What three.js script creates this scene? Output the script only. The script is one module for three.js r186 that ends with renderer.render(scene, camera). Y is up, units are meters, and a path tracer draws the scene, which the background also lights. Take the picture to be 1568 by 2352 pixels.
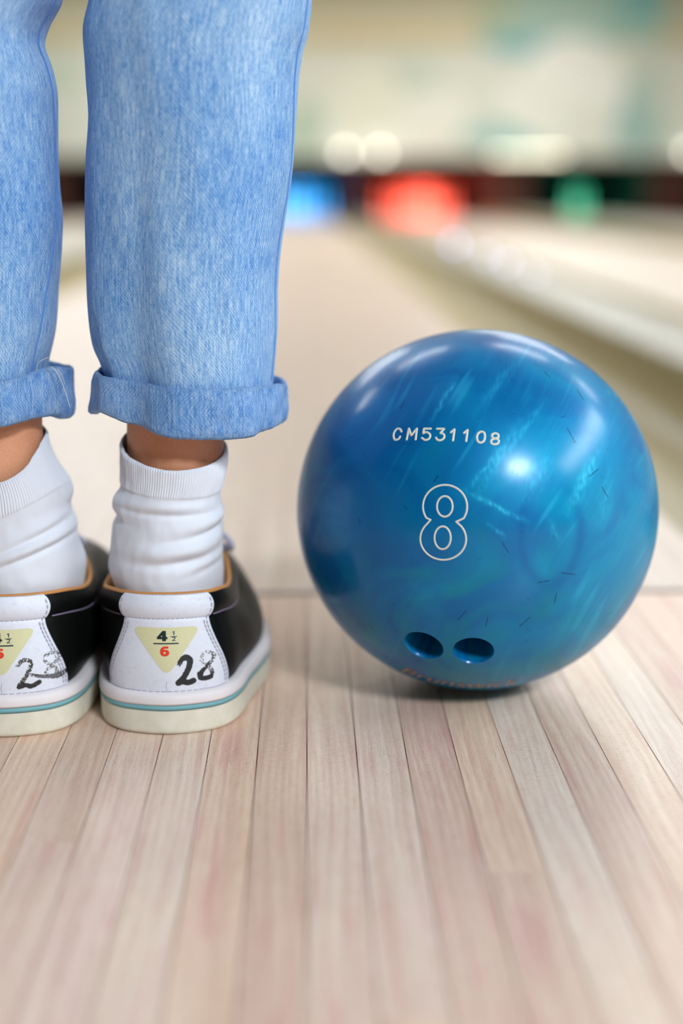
import * as THREE from 'three';
import { RectAreaLightUniformsLib } from 'three/addons/lights/RectAreaLightUniformsLib.js';
import { ImprovedNoise } from 'three/addons/math/ImprovedNoise.js';
import { MarchingCubes } from 'three/addons/objects/MarchingCubes.js';
import { FontLoader } from 'three/addons/loaders/FontLoader.js';
import { mergeGeometries } from 'three/addons/utils/BufferGeometryUtils.js';
import { RoundedBoxGeometry } from 'three/addons/geometries/RoundedBoxGeometry.js';
import { Brush, Evaluator, SUBTRACTION } from 'three-bvh-csg';

// ---------------------------------------------------------------- camera, exposure
const scene = new THREE.Scene();
scene.background = new THREE.Color(0x000000);
const F = 3267, PITCH = THREE.MathUtils.degToRad(12.5455), YAW = THREE.MathUtils.degToRad(1.3864), EYE = 0.296;
const camera = new THREE.PerspectiveCamera(2 * THREE.MathUtils.radToDeg(Math.atan(1176 / F)), 1568 / 2352, 0.05, 60);
camera.position.set(0, EYE, 0);
camera.lookAt(Math.sin(YAW) * Math.cos(PITCH), EYE - Math.sin(PITCH), -Math.cos(YAW) * Math.cos(PITCH));
camera.focus = 0.775;
camera.userData.fStop = 2.0;
const renderer = new THREE.WebGLRenderer({ antialias: true });
renderer.toneMapping = THREE.LinearToneMapping;
renderer.toneMappingExposure = 0.9;
renderer.shadowMap.enabled = true;
RectAreaLightUniformsLib.init();

// ---------------------------------------------------------------- helpers
const V = (x, y, z) => new THREE.Vector3(x, y, z);
const lerp = THREE.MathUtils.lerp, clamp = THREE.MathUtils.clamp, smooth = THREE.MathUtils.smoothstep;
const gauss = (x) => Math.exp(-x * x);
const perlin = new ImprovedNoise(), N3 = (x, y, z = 0.37) => perlin.noise(x, y, z);
const fbm = (x, y, z, o = 4) => { let s = 0, a = 0.5; for (let i = 0; i < o; i++, a *= 0.5, x *= 2.03, y *= 2.03, z *= 2.03) s += a * N3(x, y, z); return s; };
let seed = 12345;
const rnd = () => { seed = (seed + 0x6d2b79f5) | 0; let t = Math.imul(seed ^ (seed >>> 15), 1 | seed); t = (t + Math.imul(t ^ (t >>> 7), 61 | t)) ^ t; return ((t ^ (t >>> 14)) >>> 0) / 4294967296; };
const taken = {};
const numbered = (n) => { const k = taken[n] ?? 0; taken[n] = k + 1; return k ? n + '_' + String(k).padStart(3, '0') : n; };
function mesh(name, geometry, material, parent) {
  const m = new THREE.Mesh(geometry, material);
  m.name = parent ? name : numbered(name); m.castShadow = m.receiveShadow = true;
  (parent ?? scene).add(m);
  return m;
}
function group(name, x, y, z, parent) { const g = new THREE.Group(); g.name = parent ? name : numbered(name); g.position.set(x, y, z); (parent ?? scene).add(g); return g; }
function tag(o, label, category, grp) { o.userData.label = label; o.userData.category = category; if (grp) o.userData.group = grp; return o; }
function structure(o, label, category) { o.userData.kind = 'structure'; if (label) o.userData.label = label; if (category) o.userData.category = category; return o; }
const std = (o) => new THREE.MeshStandardMaterial(o), phys = (o) => new THREE.MeshPhysicalMaterial(o);
// cubic interpolation through [key, value] rows
function table(rows) {
  const k = rows.map((r) => r[0]), v = rows.map((r) => r[1]), n = rows.length;
  const m = v.map((_, i) => (i === 0 ? (v[1] - v[0]) / (k[1] - k[0]) : i === n - 1 ? (v[i] - v[i - 1]) / (k[i] - k[i - 1]) : (v[i + 1] - v[i - 1]) / (k[i + 1] - k[i - 1])));
  return (x) => {
    if (x <= k[0]) return v[0]; if (x >= k[n - 1]) return v[n - 1];
    let i = 0; while (x > k[i + 1]) i++;
    const h = k[i + 1] - k[i], t = (x - k[i]) / h, t2 = t * t, t3 = t2 * t;
    return (2 * t3 - 3 * t2 + 1) * v[i] + (t3 - 2 * t2 + t) * h * m[i] + (3 * t2 - 2 * t3) * v[i + 1] + (t3 - t2) * h * m[i + 1];
  };
}
// surface f(u, v) -> Vector3 for u, v in 0..1
function grid(nu, nv, f, { closed = false, flip = false, uv } = {}) {
  const p = [], t = [], idx = [];
  for (let j = 0; j <= nv; j++) for (let i = 0; i <= nu; i++) {
    const q = f(i / nu, j / nv); p.push(q.x, q.y, q.z);
    const w = uv ? uv(i / nu, j / nv, q) : [i / nu, j / nv]; t.push(w[0], w[1]);
  }
  for (let j = 0; j < nv; j++) for (let i = 0; i < nu; i++) {
    const a = j * (nu + 1) + i, b = a + 1, c = a + nu + 1, d = c + 1;
    if (flip) idx.push(a, c, b, b, c, d); else idx.push(a, b, c, b, d, c);
  }
  const g = new THREE.BufferGeometry();
  g.setAttribute('position', new THREE.Float32BufferAttribute(p, 3));
  g.setAttribute('uv', new THREE.Float32BufferAttribute(t, 2));
  g.setIndex(idx); g.computeVertexNormals();
  if (closed) {
    const n = g.attributes.normal, a = new THREE.Vector3(), b = new THREE.Vector3();
    for (let j = 0; j <= nv; j++) {
      const i0 = j * (nu + 1), i1 = i0 + nu;
      a.fromBufferAttribute(n, i0).add(b.fromBufferAttribute(n, i1)).normalize();
      n.setXYZ(i0, a.x, a.y, a.z); n.setXYZ(i1, a.x, a.y, a.z);
    }
  }
  return g;
}
function box(x0, x1, y0, y1, z0, z1) {
  const g = new THREE.BoxGeometry(x1 - x0, y1 - y0, z1 - z0); g.translate((x0 + x1) / 2, (y0 + y1) / 2, (z0 + z1) / 2); return g;
}
const merged = (list) => mergeGeometries(list.map((g) => (g.index ? g.toNonIndexed() : g)));
function dataTexture(w, h, fn, srgb, wrap = THREE.MirroredRepeatWrapping) {
  const d = new Uint8Array(w * h * 4), c = [0, 0, 0];
  for (let y = 0; y < h; y++) for (let x = 0; x < w; x++) {
    fn(x, y, c); const o = (y * w + x) * 4;
    d[o] = clamp(c[0], 0, 255); d[o + 1] = clamp(c[1], 0, 255); d[o + 2] = clamp(c[2], 0, 255); d[o + 3] = 255;
  }
  const t = new THREE.DataTexture(d, w, h); t.magFilter = THREE.LinearFilter; t.wrapS = t.wrapT = wrap; t.needsUpdate = true;
  if (srgb) t.colorSpace = THREE.SRGBColorSpace;
  return t;
}
function canvasTexture(w, h, draw) {
  const c = document.createElement('canvas'); c.width = w; c.height = h; draw(c.getContext('2d'), w, h);
  const t = new THREE.CanvasTexture(c); t.colorSpace = THREE.SRGBColorSpace; return t;
}

// ---------------------------------------------------------------- lamps of the hall
const CEILING = 3.2;
const lampFrame = std({ color: 0xe8e8e4, roughness: 0.5 });
function ceilingLight(x, z, w, d, nits, tint, label) {
  const g = group('ceiling_light', x, CEILING, z);
  tag(g, label, 'light', 'ceiling panel lights of the hall');
  const f = 0.03;
  mesh('housing', merged([box(-w / 2 - f, w / 2 + f, -0.06, -0.002, d / 2, d / 2 + f), box(-w / 2 - f, w / 2 + f, -0.06, -0.002, -d / 2 - f, -d / 2), box(-w / 2 - f, -w / 2, -0.06, -0.002, -d / 2, d / 2), box(w / 2, w / 2 + f, -0.06, -0.002, -d / 2, d / 2)]), lampFrame, g);
  mesh('diffuser', box(-w / 2, w / 2, -0.045, -0.03, -d / 2, d / 2), std({ color: 0xffffff, emissive: tint, emissiveIntensity: 2.5, roughness: 0.6 }), g);
  const l = new THREE.RectAreaLight(tint, nits, w, d); l.name = 'ceiling_light_glow'; l.position.set(0, -0.05, 0); l.rotation.x = -Math.PI / 2; g.add(l);
}
const WARM = new THREE.Color(0.95, 0.985, 0.995), COOL = new THREE.Color(0.84, 0.93, 1.0);
ceilingLight(1.8, 2.95, 1.0, 1.0, 112, COOL, 'square ceiling light above the approach behind the camera');
ceilingLight(4.7, -0.4, 1.2, 5.2, 15, COOL, 'long ceiling light above the approach to the right of the camera');
for (const [x, n] of [[-3.3, 'leftmost'], [-0.9, 'second from left'], [1.5, 'second from right'], [3.9, 'rightmost']]) ceilingLight(x, -4.2, 1.3, 0.45, 15, WARM, 'ceiling light ' + n + ' in the row nearest the foul line');
for (const [z, n] of [[-8, 'second'], [-12, 'third'], [-16.2, 'last']]) for (const [x, m] of [[-2.2, 'left'], [2.6, 'right']]) ceilingLight(x, z, 2.2, 0.6, 22, WARM, m + ' ceiling light of the ' + n + ' row over the lanes');

// ---------------------------------------------------------------- room shell
const X0 = -7.5, X1 = 8.5, ZB = 5.2, ZF = -21.6;
const wallPaint = std({ color: 0xe6e2d8, roughness: 0.9 });
const ceil = structure(group('ceiling', 0, CEILING, 0));
mesh('lane_ceiling', box(X0 - 0.2, X1 + 0.2, 0, 0.2, ZF - 0.2, -3.5), std({ color: 0xe8e4da, roughness: 0.95 }), ceil).userData.label = 'pale ceiling over the lanes';
mesh('approach_ceiling', box(X0 - 0.2, X1 + 0.2, 0, 0.2, -3.5, ZB + 0.2), std({ color: 0x4c4a48, roughness: 0.95 }), ceil).userData.label = 'dark ceiling over the approach';
structure(mesh('wall_left', box(X0 - 0.2, X0, -0.3, CEILING, ZF, ZB), wallPaint));
structure(mesh('wall_right', box(X1, X1 + 0.2, -0.3, CEILING, ZF, ZB), wallPaint));
structure(mesh('wall_back', box(X0, X1, -0.3, CEILING, ZB, ZB + 0.2), std({ color: 0x5a5048, roughness: 0.9 })));
structure(mesh('wall_front', box(X0, X1, -0.3, CEILING, ZF - 0.2, ZF), wallPaint));

// ---------------------------------------------------------------- wood
const FOUL = -1.046, PITCHB = 0.0269, BOARD0 = -0.0012;
function woodTexture(k) {
  const flame = k % 3 === 1, pink = [0.45, 0.9, 0.6, 0.8, 0.35, 1.0][k], z = 3.7 * k + 0.3;
  return dataTexture(256, 2048, (x, y, c) => {
    const a = x / 256, b = y / 2048 * 24;
    const drift = 0.25 * N3(b * 0.12, z, 1.1);
    const ring = N3((a + drift) * 11 + 0.6 * N3(a * 3, b * 0.25, z), b * 0.14, z), fine = N3(a * 60, b * 1.6, z + 5), pore = N3(a * 95, b * 9, z + 9);
    const ray = flame ? Math.max(0, N3(a * 5, b * 16, z + 2)) * (0.35 + 0.65 * smooth(N3(a * 1.3, b * 0.5, z + 4), -0.25, 0.3)) : 0;
    const blotch = fbm(a * 1.2, b * 0.28, z + 7, 3);
    const t = 0.85 * ring + 0.6 * fine + 0.9 * ray, dark = pore > 0.33 ? (pore - 0.33) * 110 : 0;
    const p = pink * (0.5 + 0.9 * blotch) + 1.3 * Math.max(0, N3((a + drift) * 4.5, b * 0.4, z + 13) - 0.12) * (0.4 + pink);
    c[0] = 234 - 20 * t - dark - 6 * p; c[1] = 214 - 28 * t - dark * 1.1 - 20 * p + 6 * blotch; c[2] = 196 - 31 * t - dark * 1.15 - 15 * p + 10 * blotch;
  }, true);
}
const woods = [0, 1, 2, 3, 4, 5].map(woodTexture);
const boardMats = [];
for (let k = 0; k < 6; k++) for (const c of [0xfdfaf6, 0xf4eae2, 0xfff4e8]) boardMats.push(phys({ map: woods[k], color: c, roughness: 0.45, clearcoat: 0.4, clearcoatRoughness: 0.28 }));
function boardGeometry(x0, x1, z0, z1, top, thick) {
  const g = box(x0, x1, top - thick, top, z0, z1), p = g.attributes.position, uv = g.attributes.uv, s = rnd() * 3, flipx = rnd() < 0.5;
  for (let i = 0; i < p.count; i++) { const a = (p.getX(i) - x0) / (x1 - x0); uv.setXY(i, flipx ? 1 - a : a, p.getZ(i) / 0.65 + s); }
  return g;
}
const jointMat = std({ color: 0x352c44, roughness: 0.9 });
const floor = structure(mesh('floor', box(X0, X1, -0.3, -0.012, FOUL + 0.001, ZB), jointMat));
const picks = [3, 9, 16, 2, 12, 7, 14, 0, 10, 17, 5, 13, 8, 1, 15, 6, 11, 4];
for (let k = -30; k < 42; k++) {
  const x0 = BOARD0 + k * PITCHB;
  // a few boards are two lengths butted end to end
  const cut = [[-5, -0.62], [3, -0.585], [-2, -0.53], [9, -0.7], [1, -0.47]].find((r) => r[0] === k);
  const spans = cut ? [[FOUL + 0.006, cut[1] - 0.0001], [cut[1] + 0.0001, 3.2]] : [[FOUL + 0.006, 3.2]];
  spans.forEach(([z0, z1], i) => mesh('board', boardGeometry(x0 + 0.00026, x0 + PITCHB - 0.00026, z0, z1, 0, 0.012), boardMats[picks[(k + 36 + i * 5) % 18]], floor));
}
const sideWood = phys({ color: 0xdcc3ad, roughness: 0.42, clearcoat: 0.5, clearcoatRoughness: 0.16 });
mesh('side_floor', box(X0, BOARD0 - 30 * PITCHB - 0.0005, -0.012, 0, FOUL + 0.006, ZB), sideWood, floor);
mesh('side_floor', box(BOARD0 + 42 * PITCHB + 0.0005, X1, -0.012, 0, FOUL + 0.006, ZB), sideWood, floor);
mesh('end_floor', box(-30 * PITCHB, 42 * PITCHB, -0.012, 0, 3.201, ZB), sideWood, floor);
tag(structure(mesh('foul_line', box(-0.732, 0.335, -0.02, -0.0005, FOUL - 0.004, FOUL + 0.005), std({ color: 0x6d625c, roughness: 0.6 }))), 'thin dark foul line across the floor behind the ball', 'line');

// ---------------------------------------------------------------- lanes, gutters, dividers
structure(mesh('lane_foundation', box(X0, X1, -0.3, -0.14, ZF, FOUL), std({ color: 0x4a4238, roughness: 0.95 })), 'dark concrete bed beneath the lanes', 'foundation');
const laneMats = [0, 2, 4].map((k) => phys({ map: woods[k], color: 0xf2f4f4, roughness: 0.45, clearcoat: 0.4, clearcoatRoughness: 0.3 }));
const LANE_W = 1.067, PIT_END = -20.25;
const lane1 = group('bowling_lane', 0.335 - LANE_W / 2, 0, FOUL - 0.005);
tag(lane1, 'pale maple bowling lane running away behind the person and the ball', 'lane');
mesh('lane_bed', box(-LANE_W / 2, LANE_W / 2, -0.05, -0.013, PIT_END - FOUL, 0), jointMat, lane1);
for (let k = 0; k < 39; k++) {
  const x0 = -LANE_W / 2 + k * LANE_W / 39;
  mesh('board', boardGeometry(x0 + 0.0002, x0 + LANE_W / 39 - 0.0002, PIT_END - FOUL, 0, 0, 0.013), laneMats[k % 3], lane1);
}
const farLane = phys({ color: 0xd8c8b8, roughness: 0.45, clearcoat: 0.4, clearcoatRoughness: 0.25 });
for (const [xc, text] of [[1.524, 'neighbouring bowling lane to the right, leading to the red-lit pins'], [3.68, 'far right bowling lane leading to the green-lit pins'], [-2.29, 'bowling lane to the left, glimpsed between the two legs']]) {
  const l = group('bowling_lane', xc, 0, FOUL - 0.005); tag(l, text, 'lane');
  mesh('lane_surface', box(-LANE_W / 2, LANE_W / 2, -0.05, 0, PIT_END - FOUL, 0), farLane, l);
}
const LANE_END = -18.93;
const gutterMat = phys({ color: 0xb3a678, roughness: 0.45, clearcoat: 0.2, clearcoatRoughness: 0.3 });
function gutter(x0, text) {
  const g = group('lane_gutter', x0 + 0.1175, 0, FOUL - 0.006); tag(g, text, 'gutter');
  const prof = []; for (let i = 0; i <= 14; i++) { const a = Math.PI * i / 14; prof.push([-Math.cos(a) * 0.1165, -0.012 - Math.sin(a) * 0.075]); }
  const loop = [[-0.1165, -0.003], ...prof, [0.1165, -0.003], ...prof.slice().reverse().map(([x, y]) => [x * 0.999, y - 0.004])];
  const s = new THREE.Shape(loop.map(([x, y]) => new THREE.Vector2(x, y)));
  const e = new THREE.ExtrudeGeometry(s, { depth: -(LANE_END - FOUL), bevelEnabled: false }); e.translate(0, 0, LANE_END - FOUL);
  mesh('channel', e, gutterMat, g);
}
gutter(0.335, 'olive-beige gutter along the right side of the lane behind the ball');
gutter(0.756, 'gutter on the far side of the near lane divider, left of the next lane');
gutter(2.057, 'gutter along the right side of the red-lit lane');
gutter(2.912, 'gutter along the left side of the green-lit lane');
gutter(-0.967, 'gutter along the left side of the middle lane, seen between the legs');
gutter(-1.752, 'gutter along the right side of the left lane, seen between the legs');
const capMat = phys({ color: 0x9f9b8a, roughness: 0.4, clearcoat: 0.4, clearcoatRoughness: 0.25 }), dividerMat = std({ color: 0xa89c74, roughness: 0.55 });
function divider(x0, x1, text) {
  const g = group('lane_divider', (x0 + x1) / 2, 0, FOUL - 0.006), w = (x1 - x0) / 2, len = LANE_END - FOUL; tag(g, text, 'divider');
  mesh('core', box(-w + 0.002, w - 0.002, -0.14, 0.034, len, 0), dividerMat, g);
  const c = new RoundedBoxGeometry(2 * w, 0.016, -len, 2, 0.006); c.translate(0, 0.042, len / 2);
  mesh('cap', c, capMat, g);
}
divider(0.5705, 0.7555, 'low cream-capped divider between the lane behind the ball and the red-lit lane');
divider(2.2925, 2.9115, 'wide cream-capped divider between the red-lit and the green-lit lane');
divider(-1.5165, -0.9675, 'wide cream-capped divider left of the middle lane, between the legs');
const lilac = new THREE.Color(0.42, 0.43, 1.0);  // glowing dots added to imitate lamp reflections on the divider cap
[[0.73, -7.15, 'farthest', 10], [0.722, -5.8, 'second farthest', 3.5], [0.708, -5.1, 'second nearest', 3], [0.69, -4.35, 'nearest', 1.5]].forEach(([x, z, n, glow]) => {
  const g = group('added_glint', x, 0.05, z); tag(g, 'added lilac glow for a reflection on the lane divider, ' + n + ' of the four', 'light', 'added lilac reflection glows on the divider');
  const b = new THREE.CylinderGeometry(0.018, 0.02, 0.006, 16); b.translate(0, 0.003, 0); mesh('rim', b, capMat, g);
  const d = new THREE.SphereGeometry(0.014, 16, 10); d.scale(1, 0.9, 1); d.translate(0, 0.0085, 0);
  mesh('glint_dome', d, std({ color: 0xffffff, emissive: lilac, emissiveIntensity: glow, roughness: 0.4 }), g);
  const l = new THREE.PointLight(lilac, 0.0015); l.position.set(0, 0.0085, 0); l.shadow.radius = 0.4; l.castShadow = true; l.name = 'added_glint_glow'; g.add(l);
});

// ---------------------------------------------------------------- pin decks and masking wall
const pitDark = std({ color: 0x0b0908, roughness: 0.95 }), pitBrown = std({ color: 0x4a2417, roughness: 0.8 });
structure(mesh('pit_curtain', box(X0, X1, -0.3, 1.2, -20.75, -20.7), pitDark), 'black curtain at the back of the pin pits', 'curtain');
structure(mesh('pit_roof', box(X0, X1, 1.15, 1.2, -20.7, -18.86), pitDark), 'dark roof over the pin pits', 'roof');
for (const [x0, x1, text] of [[-1.5, -0.985, 'brown kickback wall left of the blue-lit pins'], [0.575, 0.75, 'dark brown kickback wall between the blue-lit and the red-lit pins'], [2.3, 2.905, 'brown kickback wall between the red-lit and the green-lit pins'], [4.45, 5.1, 'dark kickback wall right of the green-lit pins'], [-3.6, -3.05, 'reddish brown kickback wall seen between the legs']]) {
  const g = group('kickback_wall', (x0 + x1) / 2, -0.14, -18.95); tag(g, text, 'partition'); const w = (x1 - x0) / 2;
  mesh('side_panel', box(-w, w, 0, 1.29, -1.75, -0.05), pitDark, g); mesh('front_board', box(-w, w, 0, 0.86, -0.05, 0), pitBrown, g);
}
// masking wall: a printed panel in cream and teal above the pits
const mural = canvasTexture(2048, 512, (c, w, h) => {
  const X = (x) => (x + 4) / 10 * w, Y = (y) => h - (y - 0.78) / 2.42 * h, px = (p) => X((p - 703) / 175.5), py = (p) => Y(0.296 + (449 - p) / 178);
  c.fillStyle = '#dfe2d0'; c.fillRect(0, 0, w, h);
  const blob = (x, y, rx, ry, col, rot = 0) => { c.fillStyle = col; c.beginPath(); c.ellipse(px(x), py(y), rx * w / 1755, ry * h / 445, rot, 0, 7); c.fill(); };
  c.fillStyle = '#cfcba4'; c.fillRect(0, py(50), w, py(60) - py(50) + 60); c.fillStyle = '#c8c7a6'; c.fillRect(0, 0, w, py(45));
  c.fillStyle = '#e2e0c8'; c.fillRect(0, py(48), w, py(82) - py(48)); c.fillStyle = '#d8c896'; c.fillRect(0, py(86), w, py(116) - py(86)); c.fillStyle = '#e1e6d8'; c.fillRect(0, py(118), w, py(370) - py(118));
  c.fillStyle = '#a9d0c4'; c.fillRect(px(1130), py(-60), px(1500) - px(1130), py(112) - py(-60));
  blob(1180, 118, 95, 22, '#86c2c6', 0.1); blob(1450, 20, 60, 45, '#8cc9c8'); blob(1130, 40, 50, 60, '#b9cdb0'); blob(1270, 60, 120, 18, '#c4dcd0');
  blob(1480, 260, 70, 100, '#c3d8cb'); blob(1440, 300, 40, 60, '#a9cdc4'); blob(1140, 320, 90, 34, '#a2ccc6', 0.1); blob(930, 190, 70, 50, '#cfdccb'); blob(1060, 270, 60, 30, '#d6e2d4', 0.5);
  blob(700, 300, 34, 70, '#b4ccb2'); blob(900, 330, 130, 20, '#d8e0cf'); blob(560, 230, 60, 60, '#cfdcc4'); blob(160, 190, 40, 40, '#cddcc6');
  blob(1300, 205, 118, 112, '#f8faf2'); blob(1230, 260, 110, 60, '#f3f6ea', 0.4); blob(1340, 300, 60, 60, '#edf0e2'); blob(960, 290, 120, 70, '#eff3e6', -0.4); blob(840, 240, 80, 90, '#eaeedc'); blob(1550, 220, 50, 110, '#eff2e4');
});
const maskMat = std({ map: mural, roughness: 0.65 });
const mask = group('masking_wall', 1, 0.78, -18.86); structure(mask, 'cream and teal printed masking wall above the dark pits', 'wall');
{
  const p = new THREE.PlaneGeometry(10, 2.418); p.translate(0, 1.209, 0.0265); mesh('printed_panel', p, maskMat, mask);
  mesh('panel_board', box(-5, 5, 0.001, 2.419, -0.03, 0.026), wallPaint, mask);
  mesh('lower_edge', box(-5, 5, -0.03, 0, -0.03, 0.035), std({ color: 0x8c7a58, roughness: 0.6 }), mask);
  mesh('side_panel', box(-8.5, -5.002, -0.03, 2.419, -0.03, 0.026), wallPaint, mask); mesh('side_panel', box(5.002, 7.5, -0.03, 2.419, -0.03, 0.026), wallPaint, mask);
}
[[0.496, 0.832, 'round lamp on the masking wall above the gap right of the blue light'], [0.95, 0.832, 'round lamp on the masking wall above the left of the red pins'], [4.93, 0.84, 'round lamp on the masking wall at the right edge of the picture']].forEach(([x, y, text]) => {
  const g = group('round_lamp', x, y, -18.825); tag(g, text, 'lamp', 'round lamps along the masking wall');
  const b = new THREE.CylinderGeometry(0.055, 0.055, 0.02, 24); b.rotateX(Math.PI / 2); b.translate(0, 0, 0.002); mesh('base', b, lampFrame, g);
  const s = new THREE.SphereGeometry(0.04, 20, 14); s.translate(0, 0, 0.05);
  mesh('bulb', s, std({ color: 0xffffff, emissive: new THREE.Color(1, 0.95, 0.82), emissiveIntensity: 6.5, roughness: 0.4 }), g);
  const l = new THREE.PointLight(new THREE.Color(1, 0.95, 0.82), 0.03); l.position.set(0, 0, 0.05); l.shadow.radius = 1.5; l.castShadow = true; l.name = 'round_lamp_glow'; g.add(l);
});
{
  const g = group('strip_lamp', 2.86, 0.803, -18.825); tag(g, 'long yellowish strip lamp on the masking wall right of the red pins', 'lamp');
  mesh('housing', box(-0.47, 0.47, -0.04, 0.04, -0.008, 0.03), lampFrame, g);
  mesh('tube', box(-0.44, 0.44, -0.02, 0.02, 0.03, 0.045), std({ color: 0xffffff, emissive: new THREE.Color(1, 0.9, 0.62), emissiveIntensity: 4, roughness: 0.4 }), g);
  const l = new THREE.RectAreaLight(new THREE.Color(1, 0.9, 0.62), 4, 0.88, 0.04); l.position.set(0, 0, 0.047); l.rotation.y = Math.PI; l.name = 'strip_lamp_glow'; g.add(l);
}
// pins
const pinProfile = [[0, 0], [0.026, 0], [0.028, 0.004], [0.042, 0.045], [0.056, 0.09], [0.0605, 0.114], [0.056, 0.15], [0.042, 0.19], [0.029, 0.225], [0.0235, 0.25], [0.0245, 0.28], [0.030, 0.315], [0.0323, 0.345], [0.028, 0.366], [0.016, 0.378], [0, 0.381]];
const pinCurve = new THREE.SplineCurve(pinProfile.map(([x, y]) => new THREE.Vector2(x, y)));
const pinGeo = new THREE.LatheGeometry(pinCurve.getPoints(40).map((p) => new THREE.Vector2(Math.max(0, p.x), p.y)), 24);
const pinWhite = phys({ color: 0xf2efe8, roughness: 0.3, clearcoat: 0.6, clearcoatRoughness: 0.15 }), pinRed = phys({ color: 0xb0202a, roughness: 0.35, clearcoat: 0.6 });
const stripeGeo = merged([0.232, 0.262].map((y) => { const g = new THREE.CylinderGeometry(0.0262, 0.0268, 0.012, 24, 1, true); g.translate(0, y, 0); return g; }));
const rack = [[0, 0], [-0.1524, -0.264], [0.1524, -0.264], [-0.3048, -0.528], [0, -0.528], [0.3048, -0.528], [-0.4572, -0.792], [-0.1524, -0.792], [0.1524, -0.792], [0.4572, -0.792]];
const pin0 = new THREE.Group(); mesh('pin_body', pinGeo, pinWhite, pin0); mesh('neck_stripe', stripeGeo, pinRed, pin0);
function pinAt(x, z, label, grp) { const p = pin0.clone(); p.name = numbered('bowling_pin'); p.position.set(x, 0, z); tag(p, label, 'pin', grp); scene.add(p); }
const HEAD = -19.33;
for (const [x, z] of rack) pinAt(-0.1985 + x, HEAD + z, 'white bowling pin in the full rack bathed in blue light', 'pins in the blue-lit rack');
for (const [x, z] of rack) pinAt(1.524 + x, HEAD + z, 'white bowling pin in the full rack bathed in red light', 'pins in the red-lit rack');
pinAt(3.6, HEAD - 0.264, 'left one of the two pins standing in green light', 'pins in green light');
pinAt(3.75, HEAD - 0.4, 'right one of the two pins standing in green light', 'pins in green light');
function deckLight(x, w, tint, nits, text) {
  const g = group('pin_deck_light', x, 0.98, -19.0); tag(g, text, 'light', 'coloured lights over the pin decks');
  g.rotation.x = 0.55;
  mesh('housing', box(-w / 2 - 0.02, w / 2 + 0.02, 0, 0.05, -0.09, 0.09), pitDark, g);
  mesh('tube', box(-w / 2, w / 2, -0.012, -0.001, -0.07, 0.07), std({ color: 0xffffff, emissive: tint, emissiveIntensity: 6 }), g);
  const l = new THREE.RectAreaLight(tint, nits, w, 0.14); l.position.set(0, -0.014, 0); l.rotation.x = -Math.PI / 2; l.name = 'pin_deck_glow'; g.add(l);
}
deckLight(-0.1985, 0.9, new THREE.Color(0.0, 0.33, 1.0), 230, 'blue light bar hidden over the middle pin deck');
deckLight(1.524, 0.9, new THREE.Color(1.0, 0.085, 0.045), 260, 'red light bar hidden over the right pin deck');
deckLight(3.68, 0.35, new THREE.Color(0.0, 0.7, 0.42), 200, 'green light bar hidden over the far right pin deck');

// ---------------------------------------------------------------- the ball
const BR = 0.109, BX = 0.1022, BZ = -0.8445;
const ball = group('bowling_ball', BX, 0, BZ);
tag(ball, 'glossy swirled blue bowling ball with white outlined number standing on the floor', 'ball');
const f0 = V(-0.10656, 0.2069, 0.97255).normalize(), r0 = V(0.97255, 0, 0.10656).normalize(), u0 = new THREE.Vector3().crossVectors(f0, r0);
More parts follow.
